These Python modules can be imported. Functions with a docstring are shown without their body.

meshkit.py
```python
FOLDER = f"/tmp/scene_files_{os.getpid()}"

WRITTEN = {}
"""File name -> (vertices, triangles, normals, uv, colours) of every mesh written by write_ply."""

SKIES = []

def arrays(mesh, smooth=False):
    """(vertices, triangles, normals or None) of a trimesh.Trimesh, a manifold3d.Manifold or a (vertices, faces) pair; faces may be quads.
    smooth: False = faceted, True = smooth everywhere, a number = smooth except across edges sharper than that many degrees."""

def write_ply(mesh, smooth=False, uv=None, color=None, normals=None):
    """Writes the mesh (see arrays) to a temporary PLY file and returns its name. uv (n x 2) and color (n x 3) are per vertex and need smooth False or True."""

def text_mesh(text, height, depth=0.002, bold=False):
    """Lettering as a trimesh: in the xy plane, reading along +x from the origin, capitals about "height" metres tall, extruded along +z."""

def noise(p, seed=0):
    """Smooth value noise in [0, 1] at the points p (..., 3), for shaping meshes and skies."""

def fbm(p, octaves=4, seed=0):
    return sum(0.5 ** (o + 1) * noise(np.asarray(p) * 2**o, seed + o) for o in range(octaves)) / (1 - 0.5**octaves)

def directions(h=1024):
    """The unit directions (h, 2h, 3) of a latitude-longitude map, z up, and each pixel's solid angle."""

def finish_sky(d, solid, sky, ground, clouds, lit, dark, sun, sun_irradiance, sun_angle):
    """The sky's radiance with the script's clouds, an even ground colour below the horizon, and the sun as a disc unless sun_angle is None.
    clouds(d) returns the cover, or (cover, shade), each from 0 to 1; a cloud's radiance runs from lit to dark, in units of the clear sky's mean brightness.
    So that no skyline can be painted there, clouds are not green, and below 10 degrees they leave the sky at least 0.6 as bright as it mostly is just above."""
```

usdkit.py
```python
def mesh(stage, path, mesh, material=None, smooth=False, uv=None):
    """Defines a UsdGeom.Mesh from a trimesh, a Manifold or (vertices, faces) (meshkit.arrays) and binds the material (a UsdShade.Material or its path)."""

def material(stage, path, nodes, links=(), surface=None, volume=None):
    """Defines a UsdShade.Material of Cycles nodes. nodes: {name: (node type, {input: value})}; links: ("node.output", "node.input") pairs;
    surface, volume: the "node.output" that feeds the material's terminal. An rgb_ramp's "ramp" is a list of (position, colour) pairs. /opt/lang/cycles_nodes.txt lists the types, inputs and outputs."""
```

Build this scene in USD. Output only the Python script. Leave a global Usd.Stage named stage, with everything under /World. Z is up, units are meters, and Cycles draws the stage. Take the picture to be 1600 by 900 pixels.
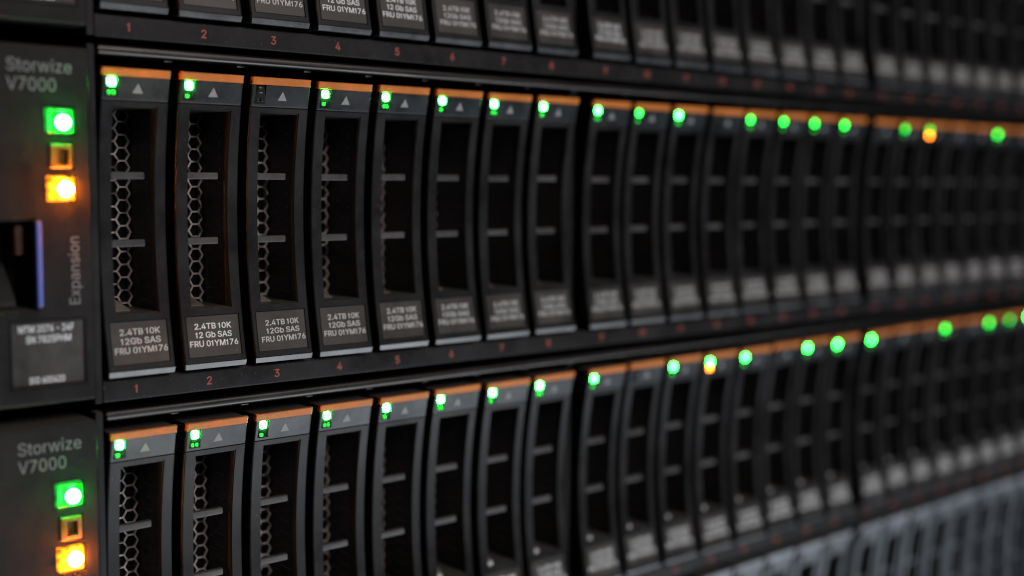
import math, random
import numpy as np, trimesh, manifold3d as m3, usdkit, meshkit
from shapely.geometry import Polygon
from pxr import Usd, UsdGeom, UsdLux, Gf, Sdf, UsdShade

stage = Usd.Stage.CreateInMemory()
UsdGeom.SetStageUpAxis(stage, UsdGeom.Tokens.z)
UsdGeom.SetStageMetersPerUnit(stage, 1.0)
stage.SetDefaultPrim(UsdGeom.Xform.Define(stage, '/World').GetPrim())
MM = 0.001
rng = random.Random(7)

# ---------------------------------------------------------------- camera
YAW, PITCH, ROLL = 0.699247, -0.091623, 0.0080
CX, CY, CZ = -108.58, -280.91, 11.563
FPX = 1850.0
fw = np.array([math.sin(YAW) * math.cos(PITCH), math.cos(YAW) * math.cos(PITCH), math.sin(PITCH)])
rt = np.array([math.cos(YAW), -math.sin(YAW), 0.0])
up = np.cross(rt, fw)
r2 = rt * math.cos(ROLL) + up * math.sin(ROLL)
u2 = -rt * math.sin(ROLL) + up * math.cos(ROLL)
cam = UsdGeom.Camera.Define(stage, '/World/camera')
M = np.eye(4)
M[0, :3], M[1, :3], M[2, :3], M[3, :3] = r2, u2, -fw, np.array([CX, CY, CZ]) * MM
cam.AddTransformOp().Set(Gf.Matrix4d(*M.ravel().tolist()))
cam.CreateHorizontalApertureAttr(36.0)
cam.CreateVerticalApertureAttr(36.0 * 9 / 16)
FOCAL = 36.0 * FPX / 1600
cam.CreateFocalLengthAttr(FOCAL)
cam.CreateClippingRangeAttr(Gf.Vec2f(0.01, 50))
cam.CreateFocusDistanceAttr(0.314)
cam.CreateFStopAttr(FOCAL / 9.0)
cam.CreateExposureAttr(0.0)


# ---------------------------------------------------------------- lamps (dim machine-room light)
def rect_lamp(name, pos, target, w, h, intensity, color):
    l = UsdLux.RectLight.Define(stage, '/World/' + name)
    p, t = np.array(pos, float), np.array(target, float)
    z = (p - t) / np.linalg.norm(p - t)
    x = np.cross([0, 0, 1.0], z)
    x /= np.linalg.norm(x)
    y = np.cross(z, x)
    m = np.eye(4)
    m[0, :3], m[1, :3], m[2, :3], m[3, :3] = x, y, z, p
    l.AddTransformOp().Set(Gf.Matrix4d(*m.ravel().tolist()))
    l.CreateWidthAttr(w)
    l.CreateHeightAttr(h)
    l.CreateIntensityAttr(intensity)
    l.CreateColorAttr(Gf.Vec3f(*color))
    return l


rect_lamp('aisle_lamp', (0.25, -1.1, 0.62), (0.05, 0, 0), 0.9, 0.5, 4.3, (1.0, 0.91, 0.87))
rect_lamp('floor_bounce_lamp', (0.62, -0.8, -0.85), (0.3, 0, -0.1), 1.0, 0.6, 6.8, (0.86, 0.93, 1.0))

# ---------------------------------------------------------------- materials
LOOKS = '/World/Looks/'
mats = {}


def plastic(name, color, rough=0.45, spec=0.5, grain=1.0, vary=0.34, dust_toplight=0.55):
    dark = tuple(c * (1 - vary) for c in color)
    light = tuple(min(1, c * (1 + vary)) for c in color)
    dusty = tuple(c + dust_toplight * 0.10 for c in color)
    mats[name] = usdkit.material(stage, LOOKS + name, {
        'geo': ('geometry', {}),
        'n1': ('noise_texture', {'scale': 60.0, 'detail': 8.0, 'roughness': 0.72}),
        'n2': ('noise_texture', {'scale': 3800.0, 'detail': 2.0}),
        'n3': ('noise_texture', {'scale': 2300.0, 'detail': 0.5}),
        'dustramp': ('rgb_ramp', {'ramp': [(0.0, (0, 0, 0)), (0.745, (0, 0, 0)), (0.80, (1, 1, 1)), (1.0, (1, 1, 1))]}),
        'base': ('rgb_ramp', {'ramp': [(0.0, dark), (0.35, dark), (0.65, light), (1.0, light)]}),
        'mixd': ('mix_color', {'b': dusty}),
        'rr': ('map_range', {'from_min': 0.3, 'from_max': 0.7, 'to_min': rough - 0.12, 'to_max': rough + 0.16}),
        'bump': ('bump', {'strength': 0.25 * grain, 'distance': 0.00012}),
        'sep': ('separate_xyz', {}),
        'upw': ('map_range', {'from_min': 0.55, 'from_max': 0.98, 'to_min': 0.0, 'to_max': 0.75 if dust_toplight else 0.0, 'clamp': True}),
        'mixu': ('mix_color', {'b': (0.13, 0.125, 0.115)}),  # up-facing sides painted paler, as if more light fell on them
        'p': ('principled_bsdf', {'specular_ior_level': spec}),
    }, [('geo.position', 'n1.vector'), ('geo.position', 'n2.vector'), ('geo.position', 'n3.vector'),
        ('n1.fac', 'base.fac'), ('n3.fac', 'dustramp.fac'), ('base.color', 'mixd.a'), ('dustramp.color', 'mixd.fac'),
        ('geo.normal', 'sep.vector'), ('sep.z', 'upw.value'), ('upw.result', 'mixu.fac'), ('mixd.result', 'mixu.a'), ('mixu.result', 'p.base_color'), ('n1.fac', 'rr.value'), ('rr.result', 'p.roughness'),
        ('n2.fac', 'bump.height'), ('bump.normal', 'p.normal')], surface='p.BSDF')
    # the fac of dustramp is a colour ramp; only its brightness counts


def metal(name, color, rough=0.35):
    mats[name] = usdkit.material(stage, LOOKS + name, {
        'geo': ('geometry', {}),
        'map': ('mapping', {'scale': (60.0, 900.0, 2500.0)}),
        'n': ('noise_texture', {'scale': 1.0, 'detail': 3.0}),
        'rr': ('map_range', {'from_min': 0.3, 'from_max': 0.7, 'to_min': rough - 0.08, 'to_max': rough + 0.12}),
        'p': ('principled_bsdf', {'base_color': color, 'metallic': 1.0}),
    }, [('geo.position', 'map.vector'), ('map.vector', 'n.vector'), ('n.fac', 'rr.value'), ('rr.result', 'p.roughness')], surface='p.BSDF')


def ink(name, color, rough=0.55):
    mats[name] = usdkit.material(stage, LOOKS + name, {
        'geo': ('geometry', {}),
        'n': ('noise_texture', {'scale': 2500.0, 'detail': 3.0}),
        'r': ('rgb_ramp', {'ramp': [(0.0, tuple(c * 0.7 for c in color)), (0.5, color), (1.0, color)]}),
        'p': ('principled_bsdf', {'roughness': rough, 'specular_ior_level': 0.3}),
    }, [('geo.position', 'n.vector'), ('n.fac', 'r.fac'), ('r.color', 'p.base_color')], surface='p.BSDF')


def glow(name, color, strength):
    mats[name] = usdkit.material(stage, LOOKS + name, {
        'p': ('principled_bsdf', {'base_color': tuple(min(0.6, c) for c in color), 'roughness': 0.2, 'emission_color': color, 'emission_strength': strength})},
        surface='p.BSDF')


plastic('carrier_plastic', (0.0165, 0.0158, 0.0165), 0.36, spec=0.18)
plastic('carrier_grey', (0.085, 0.096, 0.106), 0.42)
plastic('latch_plastic', (0.022, 0.025, 0.028), 0.32, spec=0.28)
plastic('orange_plastic', (0.60, 0.185, 0.038), 0.42, spec=0.18, vary=0.2, dust_toplight=0.6)
plastic('silver_plastic', (0.20, 0.22, 0.245), 0.40, dust_toplight=0.2)
plastic('label_film', (0.054, 0.048, 0.044), 0.38, spec=0.36, grain=0.4)
plastic('lip_plastic', (0.055, 0.058, 0.063), 0.28)
plastic('cavity_black', (0.010, 0.0095, 0.009), 0.6, spec=0.12, dust_toplight=0.0)
plastic('rail_plastic', (0.015, 0.0135, 0.014), 0.45, spec=0.22)
plastic('cap_plastic', (0.018, 0.0165, 0.016), 0.44, spec=0.14)
plastic('lens_dark', (0.02, 0.022, 0.022), 0.2, dust_toplight=0.0)
plastic('amber_lens', (0.24, 0.13, 0.018), 0.3, dust_toplight=0.0)
plastic('blue_plastic', (0.15, 0.18, 0.58), 0.4, vary=0.08, dust_toplight=0.2)
plastic('wall_plastic', (0.035, 0.033, 0.032), 0.45, spec=0.3)
plastic('glint_white', (0.62, 0.62, 0.62), 0.4, dust_toplight=0.0)  # white for the painted glint on the cavity floor
plastic('amber_glint_paint', (0.05, 0.012, 0.004), 0.4, dust_toplight=0.0)  # colour of the amber reflection in the latch opening
plastic('bar_plastic', (0.052, 0.047, 0.046), 0.45)

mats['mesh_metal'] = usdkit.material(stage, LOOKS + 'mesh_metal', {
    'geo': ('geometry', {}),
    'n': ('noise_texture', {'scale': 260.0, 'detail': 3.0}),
    'r': ('rgb_ramp', {'ramp': [(0.0, (0.04, 0.035, 0.035)), (0.38, (0.14, 0.115, 0.115)), (0.50, (0.90, 0.76, 0.73)), (1.0, (1.0, 0.86, 0.83))]}),  # bright pinkish patches paint highlights and glints onto the sheet
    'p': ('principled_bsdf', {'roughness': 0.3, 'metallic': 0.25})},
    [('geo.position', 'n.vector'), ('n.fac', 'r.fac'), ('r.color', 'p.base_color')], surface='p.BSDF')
metal('lip_metal', (0.068, 0.062, 0.060), 0.38)
plastic('tab_metal', (0.24, 0.21, 0.19), 0.3, vary=0.4, dust_toplight=0.0)
ink('white_ink', (0.80, 0.80, 0.80))
ink('grey_ink', (0.27, 0.275, 0.28))
ink('label_ink', (0.60, 0.585, 0.575))
ink('dim_ink', (0.24, 0.235, 0.235))
ink('red_ink', (0.37, 0.09, 0.058))
GREEN = (0.022, 1.0, 0.06)
glow('green_bright', GREEN, 60.0)
glow('green_strong', GREEN, 140.0)
glow('green_medium', GREEN, 10.0)
glow('green_soft', GREEN, 4.5)
glow('green_faint', GREEN, 0.8)
glow('green_core', GREEN, 190.0)
glow('green_edge', GREEN, 1.3)
glow('amber_bright', (1.0, 0.22, 0.008), 17.0)
glow('amber_core', (1.0, 0.18, 0.005), 850.0)
glow('amber_edge', (1.0, 0.30, 0.012), 5.0)


def lens(name, color, low, high):
    """a lit moulded lens, its glow uneven inside"""
    mats[name] = usdkit.material(stage, LOOKS + name, {
        'geo': ('geometry', {}),
        'n': ('noise_texture', {'scale': 520.0, 'detail': 1.0}),
        'm': ('map_range', {'from_min': 0.35, 'from_max': 0.65, 'to_min': low, 'to_max': high}),
        'p': ('principled_bsdf', {'base_color': tuple(0.3 * c for c in color), 'roughness': 0.2, 'emission_color': color})},
        [('geo.position', 'n.vector'), ('n.fac', 'm.value'), ('m.result', 'p.emission_strength')], surface='p.BSDF')


lens('green_lens', (0.015, 1.0, 0.06), 0.10, 0.75)
lens('amber_lit', (1.0, 0.27, 0.006), 0.8, 4.5)

# ---------------------------------------------------------------- scene helpers
used = {}


def numbered(parent, name):
    k = used.get((parent, name), 0)
    used[(parent, name)] = k + 1
    return f'{parent}/{name}' + (f'_{k:03d}' if k else '')


def path_of(p):
    return '/World' if p is None else str(p.GetPath())


def part(name, mesh, mat, parent=None, smooth=35, label=None):
    """one Mesh prim; the mesh comes in millimetres"""
    if hasattr(mesh, 'to_mesh'):
        mm = mesh.to_mesh()
        mesh = trimesh.Trimesh(np.array(mm.vert_properties[:, :3]), np.array(mm.tri_verts), process=False)
    mesh = mesh.copy()
    mesh.apply_scale(MM)
    p = usdkit.mesh(stage, numbered(path_of(parent), name), mesh, mats[mat], smooth=smooth).GetPrim()
    if label:
        p.SetCustomDataByKey('label', label)
    return p


def tag(p, label, cat, group=None):
    p.SetCustomDataByKey('label', label)
    p.SetCustomDataByKey('category', cat)
    if group:
        p.SetCustomDataByKey('group', group)
    return p


def thing(name, loc, rotz=0.0):
    x = UsdGeom.Xform.Define(stage, numbered('/World', name))
    x.AddTranslateOp().Set(Gf.Vec3d(*[c * MM for c in loc]))
    x.AddRotateZOp().Set(rotz)
    return x.GetPrim()


def dup(src, name, loc, rotz=0.0):
    x = UsdGeom.Xform.Define(stage, numbered('/World', name))
    x.GetPrim().GetReferences().AddInternalReference(src.GetPath())
    x.GetPrim().SetInstanceable(True)
    x.ClearXformOpOrder()
    x.GetPrim().CreateAttribute('xformOp:translate', Sdf.ValueTypeNames.Double3).Set(Gf.Vec3d(*[c * MM for c in loc]))
    x.GetPrim().CreateAttribute('xformOp:rotateZ', Sdf.ValueTypeNames.Float).Set(rotz)
    x.GetPrim().CreateAttribute('xformOpOrder', Sdf.ValueTypeNames.TokenArray, False).Set(['xformOp:translate', 'xformOp:rotateZ'])
    return x.GetPrim()


# ---------------------------------------------------------------- shape helpers (millimetres)
HALF, SAG, YB = 37.64, 4.75, 0.30
PITCH_X, WID, GAPX, ROWZ = 19.751, 17.342, 4.217, 88.9


def arc(z):
    return YB + SAG * (1 - (np.asarray(z, float) / HALF) ** 2)


def to_manifold(v, f):
    return m3.Manifold(m3.Mesh(np.asarray(v, np.float32), np.asarray(f, np.uint32)))


def bx(x0, x1, y0, y1, z0, z1):
    return m3.Manifold.cube([x1 - x0, y1 - y0, z1 - z0]).translate([x0, y0, z0])


def rbox(x0, x1, y0, y1, z0, z1, r=0.4, seg=8):
    s = m3.Manifold.sphere(r, seg)
    pts = [s.translate([x, y, z]) for x in (x0 + r, x1 - r) for y in (y0 + r, y1 - r) for z in (z0 + r, z1 - r)]
    return m3.Manifold.batch_hull(pts)


def loft(x0, x1, z0, z1, yoff, yback, r=0.6, n=16, ztop_r=0.0, zbot_r=0.0, yback_abs=True):
    """a solid whose front follows the concave carrier face; vertical front edges rounded by r"""
    zs = list(np.linspace(z0, z1, n + 1))
    rows = [(z, 0.0) for z in zs]
    if ztop_r:
        rows = [q for q in rows if q[0] < z1 - ztop_r] + [(z1 - ztop_r * (1 - math.sin(a)), ztop_r * (1 - math.cos(a))) for a in np.linspace(0, math.pi / 2 * 0.98, 4)]
    if zbot_r:
        rows = [(z0 + zbot_r * (1 - math.sin(a)), zbot_r * (1 - math.cos(a))) for a in np.linspace(math.pi / 2 * 0.98, 0, 4)] + [q for q in rows if q[0] > z0 + zbot_r]
    V, npts = [], 0
    for z, back in rows:
        yf = float(arc(z)) + yoff + back
        yb = yback if yback_abs else float(arc(z)) + yback
        ring = [(x0, yb), (x0, yf + r)]
        for a in (30, 60):
            ring.append((x0 + r * (1 - math.cos(math.radians(a))), yf + r * (1 - math.sin(math.radians(a)))))
        ring += [(x0 + r, yf), (x1 - r, yf)]
        for a in (60, 30):
            ring.append((x1 - r * (1 - math.cos(math.radians(a))), yf + r * (1 - math.sin(math.radians(a)))))
        ring += [(x1, yf + r), (x1, yb)]
        npts = len(ring)
        V += [(x, y, z) for x, y in ring]
    F = []
    R = len(rows)
    for j in range(R - 1):
        for i in range(npts):
            a, b = j * npts + i, j * npts + (i + 1) % npts
            F += [(a, b, b + npts), (a, b + npts, a + npts)]
    for i in range(1, npts - 1):
        F.append((0, i + 1, i))
        F.append(((R - 1) * npts, (R - 1) * npts + i, (R - 1) * npts + i + 1))
    return to_manifold(V, F)


def on_face(mesh, yoff):
    """bends a flat mesh in x, z (y = 0 the face, negative out) onto the concave face"""
    v = np.array(mesh.vertices)
    v[:, 1] += arc(v[:, 2]) + yoff
    return trimesh.Trimesh(v, mesh.faces, process=False)


glyphs = {}


def glyph(ch, bold):
    """(vertices, faces, advance) of one character at height 1; the 1 is drawn here as a plain stem and flag"""
    if (ch, bold) not in glyphs:
        wide = lambda t: meshkit.text_mesh(t, 1.0, 0.1, bold).vertices[:, 0].max()
        adv = wide('H' + ch + 'H') - wide('HH')
        if ch == ' ':
            glyphs[ch, bold] = (np.zeros((0, 3)), np.zeros((0, 3), int), adv * 0.9)
        elif ch == '1':
            t = 0.19 if bold else 0.13
            x1 = 0.43
            m = trimesh.creation.extrude_polygon(Polygon([(x1 - t, 0), (x1, 0), (x1, 1.0), (x1 - t * 0.75, 1.0), (x1 - t - 0.02, 0.86), (x1 - t - 0.20, 0.80), (x1 - t - 0.20, 0.69), (x1 - t, 0.70)]), 0.1, engine='earcut')
            glyphs[ch, bold] = (np.array(m.vertices), np.array(m.faces), 0.62)
        else:
            m = meshkit.text_mesh(ch, 1.0, 0.1, bold)
            glyphs[ch, bold] = (np.array(m.vertices), np.array(m.faces), adv)
    return glyphs[ch, bold]


def text(s, cx, z0, height, width=None, bold=True, depth=0.04, yaw90=False):
    """lettering standing in the x, z plane, front towards -y, centred on cx, baseline z0"""
    V, F, x, n = [], [], 0.0, 0
    for ch in s:
        gv, gf, adv = glyph(ch, bold)
        V.append(gv + [x, 0, 0])
        F.append(gf + n)
        n += len(gv)
        x += adv
    v, f = np.vstack(V), np.vstack(F).astype(int)
    v = v * [height, height, depth / 0.1]
    v[:, 0] -= v[:, 0].min()
    w = v[:, 0].max()
    if width:
        v[:, 0] *= width / w
        w = width
    v[:, 0] -= w / 2
    if yaw90:
        out = np.stack([cx - v[:, 1], -v[:, 2], z0 + v[:, 0]], 1)
    else:
        out = np.stack([cx + v[:, 0], -v[:, 2], z0 + v[:, 1]], 1)
    return trimesh.Trimesh(out, f, process=False)


def shift(m, d):
    if hasattr(m, 'translate'):
        return m.translate(list(d))
    m = m.copy()
    m.apply_translation(d)
    return m


BASE = (-WID / 2, 0.0, HALF)      # carrier meshes are laid out with x from 0 and z about the middle, then moved to their base

# ---------------------------------------------------------------- the three black storage enclosures (shell, rail, end cap)
X_LAST = 23 * PITCH_X + 2 * GAPX + WID
R_END = X_LAST + 3.0


def bay_x(d):
    return (d - 1) * PITCH_X + GAPX * ((d - 1) // 8)


def make_enclosure():
    e = thing('storage_enclosure', (0, 0, 0))
    B = lambda m: shift(m, (0, 0, 44.45))
    part('top_plate', B(bx(-3.0, R_END, 4.5, 300, 41.2, 42.6)), 'cavity_black', e)
    lips = [(-0.9, R_END)]
    for a, b in lips:
        part('front_lip', B(rbox(a, b, 1.4, 6.0, 40.4, 43.1, 0.9)), 'lip_metal', e)
    rail = rbox(-0.7, R_END, 3.2, 12, -44.1, -38.6, 0.5)
    part('bottom_rail', B(rail), 'rail_plastic', e)
    part('floor_plate', B(bx(-3.0, R_END, 12.2, 300, -44.2, -42.8)), 'cavity_black', e)
    part('back_wall', B(bx(-3.0, R_END, 60, 62, -42.7, 41.1)), 'cavity_black', e)
    part('side_wall', B(bx(-2.9, -1.2, 6.2, 59.8, -38.4, 40.4)), 'cavity_black', e)
    part('side_wall', B(bx(R_END - 1.4, R_END, 6.2, 59.8, -38.4, 40.4)), 'cavity_black', e)
    for g in (8, 16):
        xr = bay_x(g) + WID
        part('divider', B(bx(xr + 2.3, xr + 4.6, 7.5, 59.8, -38.5, 41.0)), 'cavity_black', e)
    for d in range(1, 25):
        part('bay_number', B(shift(text(str(d), bay_x(d) + WID / 2 - 0.9, -42.3, 2.05, depth=0.05), (0, 3.19, 0))), 'red_ink', e, smooth=False)
        x = bay_x(d) + WID + 0.55
        part('guide_pin', B(rbox(x - 1.2, x + 1.3, 3.2, 5.6, 39.8, 40.6, 0.3, 6)), 'lip_metal', e)
    # the end cap at the left
    CXR = -3.15
    cap = rbox(-34.0, CXR, 0.0, 24.0, -42.3, 41.5, 0.8, 12)
    cap -= bx(-40, -17.2, -3, 14, -19.6, 1.0)                                   # latch opening
    cap -= m3.Manifold.batch_hull([bx(-40, -16.6, -0.5, 0.0, -20.3, 1.6), bx(-40, -17.2, 0.6, 0.7, -19.6, 1.0)])
    LX = 0.5
    for (x0, x1, z0, z1) in ((-14.4, -7.4, 20.9, 27.5), (-13.7, -7.9, 13.0, 19.2), (-14.4, -7.5, 5.1, 11.8)):
        cap -= bx(x0 + LX, x1 + LX, -1, 4, z0, z1)
    cap -= bx(-23.2, -5.4, -1, 0.45, -38.2, -21.9)                               # label recess
    c = part('end_cap', B(cap), 'cap_plastic', e)
    part('cap_edge', B(rbox(-2.95, -0.95, 2.2, 6.0, -43.9, 42.9, 0.3)), 'rail_plastic', e)
    part('latch_tab', B(rbox(-17.0, -15.7, -1.6, 9.0, -19.0, 1.1, 0.45, 10)), 'blue_plastic', c)
    part('latch_lever', B(m3.Manifold.batch_hull([bx(-33.6, -20.5, 3.5, 5.0, -19.4, -17.6), bx(-33.6, -21.5, 9.0, 12.0, -10.5, -9.0)])), 'rail_plastic', c)
    part('latch_hook', B(rbox(-30.5, -23.5, 4.0, 9.0, -7.5, -1.5, 0.9)), 'rail_plastic', c)
    part('amber_glint_tab', B(rbox(-20.6, -18.3, 3.0, 8.0, -7.0, 0.2, 0.6)), 'amber_glint_paint', c)  # added piece; its colour stands in for the amber light's reflection
    part('opening_back', B(bx(-34, -17.0, 14.2, 15.0, -20, 1.4)), 'cavity_black', c)
    part('name_lettering', B(trimesh.util.concatenate([text('Storwize', -14.7, 35.3, 2.9, 14.7, False), text('V7000', -16.6, 31.0, 2.9, 11.0, False)])), 'dim_ink', c, smooth=False)
    part('unit_lettering', B(text('Expansion', -6.7, -10.8, 2.5, 16.0, False, yaw90=True)), 'dim_ink', c, smooth=False)
    # lights
    z0 = 24.2
    L = lambda m: shift(m, (LX, 0, 44.45))
    part('green_light', L(rbox(-14.1, -7.7, -0.45, 3, 21.3, 27.2, 0.5)), 'green_lens', c)
    part('light_core', L(m3.Manifold.sphere(1.75, 24).scale([1, 0.95, 1]).translate([-10.3, -0.4, 23.9])), 'green_core', c)
    part('light_edge', L(rbox(-11.9, -9.6, -0.65, 0, 26.2, 26.95, 0.3, 6)), 'green_edge', c)
    part('light_edge', L(rbox(-13.9, -13.1, -0.6, 0, 21.6, 26.0, 0.3, 6)), 'green_edge', c)
    part('light_edge', L(m3.Manifold.sphere(0.5, 12).translate([-13.3, -0.4, 26.5])), 'green_edge', c)
    ring = rbox(-13.5, -8.1, -0.35, 3, 13.2, 19.0, 0.4)
    ring -= bx(-11.8, -9.2, -1, 1.6, 14.2, 17.7)
    part('unlit_light', L(ring), 'amber_lens', c, label='unlit amber light lens with a dark square symbol')
    part('amber_light', L(rbox(-14.1, -7.8, -0.5, 3, 5.5, 11.5, 0.6)), 'amber_lit', c)
    part('light_core', L(m3.Manifold.sphere(1.8, 24).scale([1, 0.95, 1.05]).translate([-10.1, -0.4, 8.4])), 'amber_core', c)
    part('light_edge', L(rbox(-11.5, -9.4, -0.7, 0, 10.3, 11.2, 0.35, 6)), 'amber_edge', c)
    part('light_edge', L(m3.Manifold.sphere(0.75, 12).scale([1, 0.6, 1]).translate([-13.0, -0.5, 8.6])), 'amber_edge', c)
    # printed label in the recess
    rim = bx(-23.0, -5.6, -0.15, 0.3, -38.0, -22.1) - bx(-22.7, -5.9, -1, 1, -37.6, -22.6)
    part('label_rim', B(rim), 'cap_plastic', c)
    part('label_plate', B(bx(-22.6, -6.0, 0.28, 0.6, -37.5, -22.7)), 'label_film', c)
    lines = [text('MTM 2076 - 24F', -14.7, -24.9, 1.6, 12.8), text('SN 7825PHM', -14.2, -27.4, 1.6, 10.4), text('S1D 600420', -14.8, -37.0, 1.5, 8.2)]
    part('label_lettering', shift(B(trimesh.util.concatenate(lines)), (0, 0.27, 0)), 'white_ink', c, smooth=False)
    # plain end cap at the right
    part('end_cap', B(rbox(R_END + 0.3, R_END + 31, 0.0, 24.0, -42.3, 41.5, 0.8, 8)), 'cap_plastic', e)
    return e


enc_words = {1: 'topmost black storage enclosure, only its lower half in the picture, above the middle one',
             0: 'middle black storage enclosure, seen at full height, with its end cap label plate in view',
             -1: 'lowest black storage enclosure, its end cap cut by the bottom edge of the picture'}
enc0 = None
for row in (0, 1, -1):
    loc = (0, 0, row * ROWZ - 44.45)
    if enc0 is None:
        enc0 = e = make_enclosure()
        e.GetAttribute('xformOp:translate').Set(Gf.Vec3d(*[q * MM for q in loc]))
    else:
        e = dup(enc0, 'storage_enclosure', loc)
    tag(e, enc_words[row], 'storage enclosure', 'storage enclosures stacked in the rack')

# ---------------------------------------------------------------- drive carriers
WX0, WX1, WZ0, WZ1 = 3.35, 14.25, -22.3, 28.3
hex_cache = None


def honeycomb():
    """perforated sheet across the back of the carrier's opening"""
    global hex_cache
    if hex_cache is None:
        p = 3.35
        sheet = bx(WX0 - 0.2, WX1 + 0.2, 0, 0.5, WZ0 - 0.2, WZ1 + 0.2)
        hx = m3.CrossSection([[(1.655 * math.cos(math.radians(60 * k)), 1.655 * math.sin(math.radians(60 * k))) for k in range(6)]])
        hx = hx.extrude(3).rotate([90, 0, 0]).translate([0, 2, 0])
        cut = []
        for i in range(-1, 8):
            for j in range(-1, 18):
                cut.append(hx.translate([WX0 - 0.1 + i * p * 0.866, 0, WZ0 + 1.0 + (j + 0.5 * (i % 2)) * p]))
        hex_cache = sheet - m3.Manifold.batch_boolean(cut, m3.OpType.Add)
    return hex_cache


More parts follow.
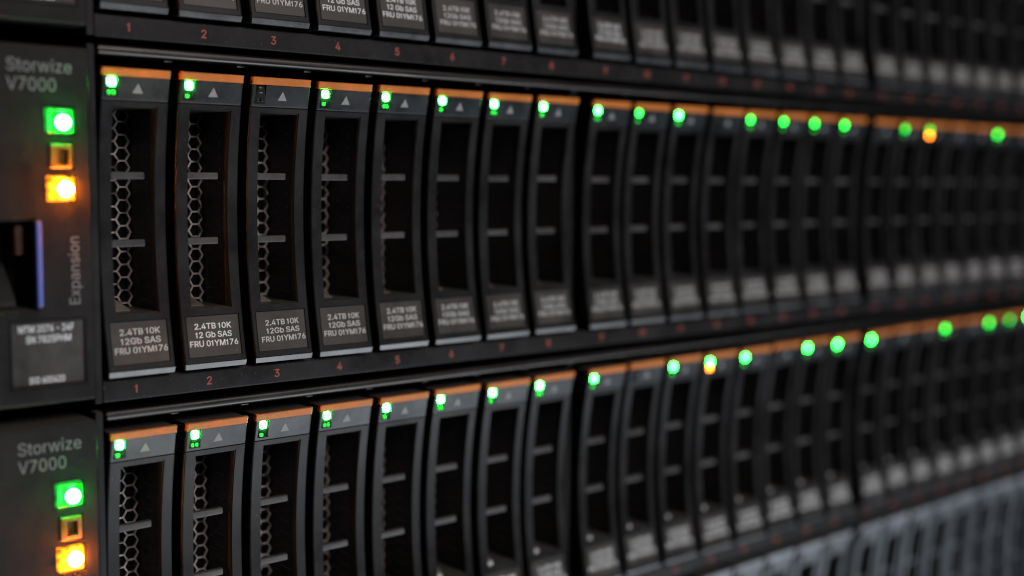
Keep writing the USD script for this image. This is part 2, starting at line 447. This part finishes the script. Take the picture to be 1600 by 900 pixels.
def make_carrier(name, light, bold, grey, variant, peg):
    lx, lz, lr, ls = [(0, 0, 0, 1), (0.22, -0.16, 0.012, 0.98), (-0.2, 0.14, -0.010, 1.0), (0.1, 0.2, 0.006, 1.02)][variant]
    t = thing(name, (0, 0, 0))
    B = lambda m: shift(m, BASE)
    main = 'carrier_grey' if grey else 'carrier_plastic'
    DEEP = 24.0
    body = loft(0, WID, -HALF + 1.55, 29.75, 0.0, DEEP, 0.55, 18)
    body += loft(0.35, WID - 0.35, 29.0, HALF - 0.25, 1.1, DEEP, 0.4, 4)
    body += loft(0.25, WID - 0.25, -HALF + 0.35, -HALF + 2.2, 1.3, DEEP, 0.4, 2)
    body -= bx(WX0, WX1, -3, 19.7, WZ0, WZ1)
    body -= bx(WX0 + 1.5, WX1 - 1.5, 18, 23, WZ0 + 1.5, WZ1 - 1.5)
    # chamfered rim of the opening
    body -= m3.Manifold.batch_hull([bx(WX0 - 0.45, WX1 + 0.45, -1.0, 0.2, WZ0 - 0.5, WZ1 + 0.5), bx(WX0, WX1, 6.2, 6.3, WZ0, WZ1)]) ^ loft(0, WID, WZ0 - 1, WZ1 + 1, -0.5, 0.45, 0.3, 10, yback_abs=False)
    # recess for the label
    body -= loft(1.15, WID - 1.15, -34.85, -24.1, -2, 0.30, 0.05, 6, yback_abs=False)
    b = part('carrier_body', B(body), main, t)
    part('cavity_lining', B(bx(WX0 - 0.4, WX1 + 0.4, 20.6, 22.6, WZ0 - 0.4, WZ1 + 0.4)), 'cavity_black', b)
    wall = bx(WX1 - 0.06, WX1 + 0.3, 6.0, 19.6, WZ0 + 0.1, WZ1 - 0.1)
    for zz in np.arange(WZ0 + 2.0, WZ1 - 2.5, 3.35):
        wall += bx(WX1 - 0.35, WX1, 8.5, 13.5, zz, zz + 0.55)
        wall += bx(WX1 - 0.35, WX1, 14.2, 18.0, zz + 1.6, zz + 2.1)
    part('inner_wall', B(wall), 'wall_plastic', b)
    part('honeycomb_mesh', B(shift(honeycomb(), (0, 19.2, 0))), 'mesh_metal', b)
    part('floor_tab', B(m3.Manifold.batch_hull([bx(WX0 + 0.3, WX0 + 6.0, 9.5, 10.0, WZ0 - 0.1, WZ0 + 0.2), bx(WX0 + 0.3, WX0 + 5.2, 18.2, 18.7, WZ0 + 2.2, WZ0 + 2.5)])), 'tab_metal', b)
    if peg:
        part('glint_peg', B(rbox(WX0 + 0.1, WX0 + 2.4, 4.3, 6.8, WZ0 - 0.1, WZ0 + 1.5, 0.4, 8)), 'glint_white', b)  # added white peg standing in for a lamp glint on the cavity floor
    for zb in (11.8, -5.0):
        y = float(arc(zb)) + 0.8
        part('crossbar', B(rbox(WX0 - 0.1, WX1 - 2.2, y, y + 1.6, zb - 0.9, zb + 0.9, 0.25, 8)), 'bar_plastic' if not grey else main, t)
    # latch with arrow and lights
    latch = loft(0.1, WID - 0.1, 29.95, 35.55 if not grey else 34.5, -0.05, 1.4, 0.45, 4, yback_abs=False, zbot_r=0.25)
    latch -= bx(1.15, 4.15, -3, 3.2, 30.75, 35.6)
    l = part('latch', B(latch), 'latch_plastic' if not grey else 'carrier_grey', t)
    tri = m3.CrossSection([[(7.75, 31.75), (10.45, 31.75), (9.1, 34.1)]]).extrude(0.06)
    tv = tri.to_mesh()
    v = np.array(tv.vert_properties[:, :3])
    tri = trimesh.Trimesh(np.stack([v[:, 0], -v[:, 2], v[:, 1]], 1), np.array(tv.tri_verts), process=False)
    part('arrow_mark', B(on_face(tri, -0.04)), 'grey_ink' if not grey else 'dim_ink', l, smooth=False)
    part('latch_strip', B(loft(0.05, WID - 0.05, 35.65 if not grey else 34.6, HALF, -0.12, 1.5, 0.4, 2, yback_abs=False, ztop_r=0.35)), 'orange_plastic' if not grey else 'silver_plastic', t)
    yl = float(arc(34)) - 0.05
    h = part('light_housing', B(bx(1.2, 4.1, yl + 0.35, yl + 1.5, 30.8, 35.55)), 'lens_dark', t)
    st = {'strong': 'green_strong', 'bright': 'green_bright', 'medium': 'green_medium', 'soft': 'green_soft', 'amber': 'green_bright', 'amber_soft': 'green_soft', 'off': 'lens_dark'}[light]
    part('status_light', B(rbox(1.6, 3.6, yl - 0.35, yl + 0.9, 33.2, 35.4, 0.55, 8)), st, h)
    if light != 'off':
        part('light_guide', B(rbox(3.72, 3.98, yl - 0.02, yl + 0.9, 33.3 + 0.3 * variant, 35.2, 0.12, 6)), 'green_faint', h)
    am = light.startswith('amber')
    for k in ((0, 1) if am or variant in (1, 3) else (0,)):
        x = 1.5 + k * 1.15
        part('fault_light', B(rbox(x, x + (0.8 if am or variant in (1, 3) else 1.1), yl - 0.05, yl + 0.8, 31.15, 32.1 if not am else 32.8, 0.25, 6)),
             'amber_bright' if am else ('lens_dark' if light == 'off' else 'green_faint'), h)
    # label with three printed lines
    pl = part('label_plate', B(loft(1.4, WID - 1.4, -34.6, -24.35, 0.10, 0.7, 0.15, 6, yback_abs=False)), 'label_film' if not grey else 'carrier_grey', t)
    mid = WID / 2 + 0.15
    second = '12 Gb SAS' if bold else '12Gb SAS'
    lines = [text('2.4TB 10K', mid, -27.75, 1.43, 10.2), text(second, mid, -29.95, 1.43, 10.2), text('FRU 01YM176', mid, -32.15, 1.43, 13.4)]
    tx = trimesh.util.concatenate(lines)
    tv2 = np.array(tx.vertices) - [mid, 0, -29.5]
    tx = trimesh.Trimesh(np.stack([mid + lx + ls * (tv2[:, 0] - lr * tv2[:, 2]), tv2[:, 1], -29.5 + lz + ls * (tv2[:, 2] + lr * tv2[:, 0])], 1), tx.faces, process=False)
    part('label_lettering', B(on_face(tx, 0.09)), 'white_ink' if bold else 'label_ink', pl, smooth=False)
    # pale chamfer along the foot
    v0 = float(arc(-HALF + 1.45))
    foot = m3.Manifold.batch_hull([bx(0.15, WID - 0.15, v0 + 0.02, v0 + 1.8, -HALF + 1.3, -HALF + 1.42), bx(0.3, WID - 0.3, v0 + 0.45, v0 + 1.8, -HALF, -HALF + 0.15)])
    part('foot_edge', B(foot), 'lip_plastic' if not grey else 'silver_plastic', t)
    return t


ORD = ['first', 'second', 'third', 'fourth', 'fifth', 'sixth', 'seventh', 'eighth']
ROWNAME = {1: 'topmost', 0: 'middle', -1: 'lowest black', -2: 'grey bottom'}
protos = {}


def place_carrier(row, d, light, bold, grey=False, z_extra=0.0):
    name = 'grey_drive_carrier' if grey else 'drive_carrier'
    key = (light, bold, grey, 0 if grey else (d * 7 + row * 3) % 4, row == -1)
    loc = (bay_x(d) + WID / 2, rng.uniform(-0.3, 0.3), row * ROWZ - HALF + z_extra + rng.uniform(-0.12, 0.12))
    rz = rng.uniform(-0.5, 0.5)
    if key not in protos:
        protos[key] = o = make_carrier(name, *key)
        o.GetAttribute('xformOp:translate').Set(Gf.Vec3d(*[q * MM for q in loc]))
        o.GetAttribute('xformOp:rotateZ').Set(rz)
    else:
        o = dup(protos[key], name, loc, rz)
    state = {'off': 'light off', 'amber': 'light green and amber', 'amber_soft': 'light green and amber'}.get(light, 'light green')
    r = ROWNAME[row]
    gap = f'{ORD[(d - 1) % 8]} right of the {"first" if d < 17 else "second"} wide gap'
    if grey:
        where = f'grey silver-topped drive carrier in the grey bottom row, {gap}'
    elif d <= 8:
        n = 'leftmost' if d == 1 else ORD[d - 1]
        end = ', seen only at its foot' if row == 1 else ', ' + state
        where = f'{n} black drive carrier{" from the left" if d > 1 else ""} in the {r} row{end}'
    elif row == 1:
        where = f'black drive carrier of the topmost row, {gap}'
    elif row == 0:
        where = f'black middle-row drive carrier, {gap}, {state}'
    else:
        where = f'lowest black row\'s drive carrier, {gap}, {state}'
    tag(o, where, 'drive carrier', f'drive carriers of the {r} row')


ON0 = {1: 'bright', 2: 'bright', 3: 'off', 4: 'bright', 5: 'bright', 6: 'bright', 7: 'bright', 8: 'bright', 9: 'bright', 10: 'medium', 11: 'bright', 12: 'off',
       13: 'medium', 14: 'medium', 15: 'medium', 16: 'medium', 17: 'off', 18: 'soft', 19: 'amber_soft', 20: 'off', 21: 'off', 22: 'medium', 23: 'off', 24: 'off'}
ON1 = {d: 'bright' for d in range(1, 25)}
ON1.update({10: 'off', 12: 'amber', 14: 'off', 18: 'off', 19: 'off', 20: 'medium', 21: 'off', 22: 'medium', 23: 'soft', 24: 'bright'})
for d in range(1, 9):
    ON0[d] = 'strong' if ON0[d] == 'bright' else ON0[d]
    ON1[d] = 'strong'
for d in range(1, 25):
    place_carrier(0, d, ON0[d], d == 2)
for d in range(1, 25):
    place_carrier(1, d, 'medium', d in (2, 4, 5, 9))
for d in range(1, 25):
    place_carrier(-1, d, ON1[d], d >= 6)

# ---------------------------------------------------------------- the lighter unit below
ZG = 5.0
g = thing('grey_storage_enclosure', (0, 0, -2 * ROWZ + ZG - 44.45))
G = lambda m: shift(m, (0, 0, 44.45))
part('top_plate', G(bx(-3.0, R_END, 6.5, 300, 38.0, 39.2)), 'cavity_black', g)
part('back_wall', G(bx(-3.0, R_END, 60, 62, -44, 37.8)), 'cavity_black', g)
part('bottom_rail', G(rbox(-3.0, R_END, 3.2, 59.8, -44.2, -38.7, 0.5)), 'carrier_grey', g)
part('end_cap', G(rbox(-34.0, -3.2, 0.0, 24.0, -42.3, 38.5, 0.8, 8)), 'carrier_grey', g)
part('end_cap', G(rbox(R_END + 0.3, R_END + 31, 0.0, 24.0, -42.3, 38.5, 0.8, 8)), 'carrier_grey', g)
for q in (8, 16):
    xr = bay_x(q) + WID
    part('divider', G(bx(xr + 2.3, xr + 4.6, 7.5, 59.8, -38.5, 37.9)), 'cavity_black', g)
tag(g, 'lighter grey storage enclosure under the three black ones, in the lower right corner', 'storage enclosure')
for d in range(12, 25):
    place_carrier(-2, d, 'off', False, True, ZG)
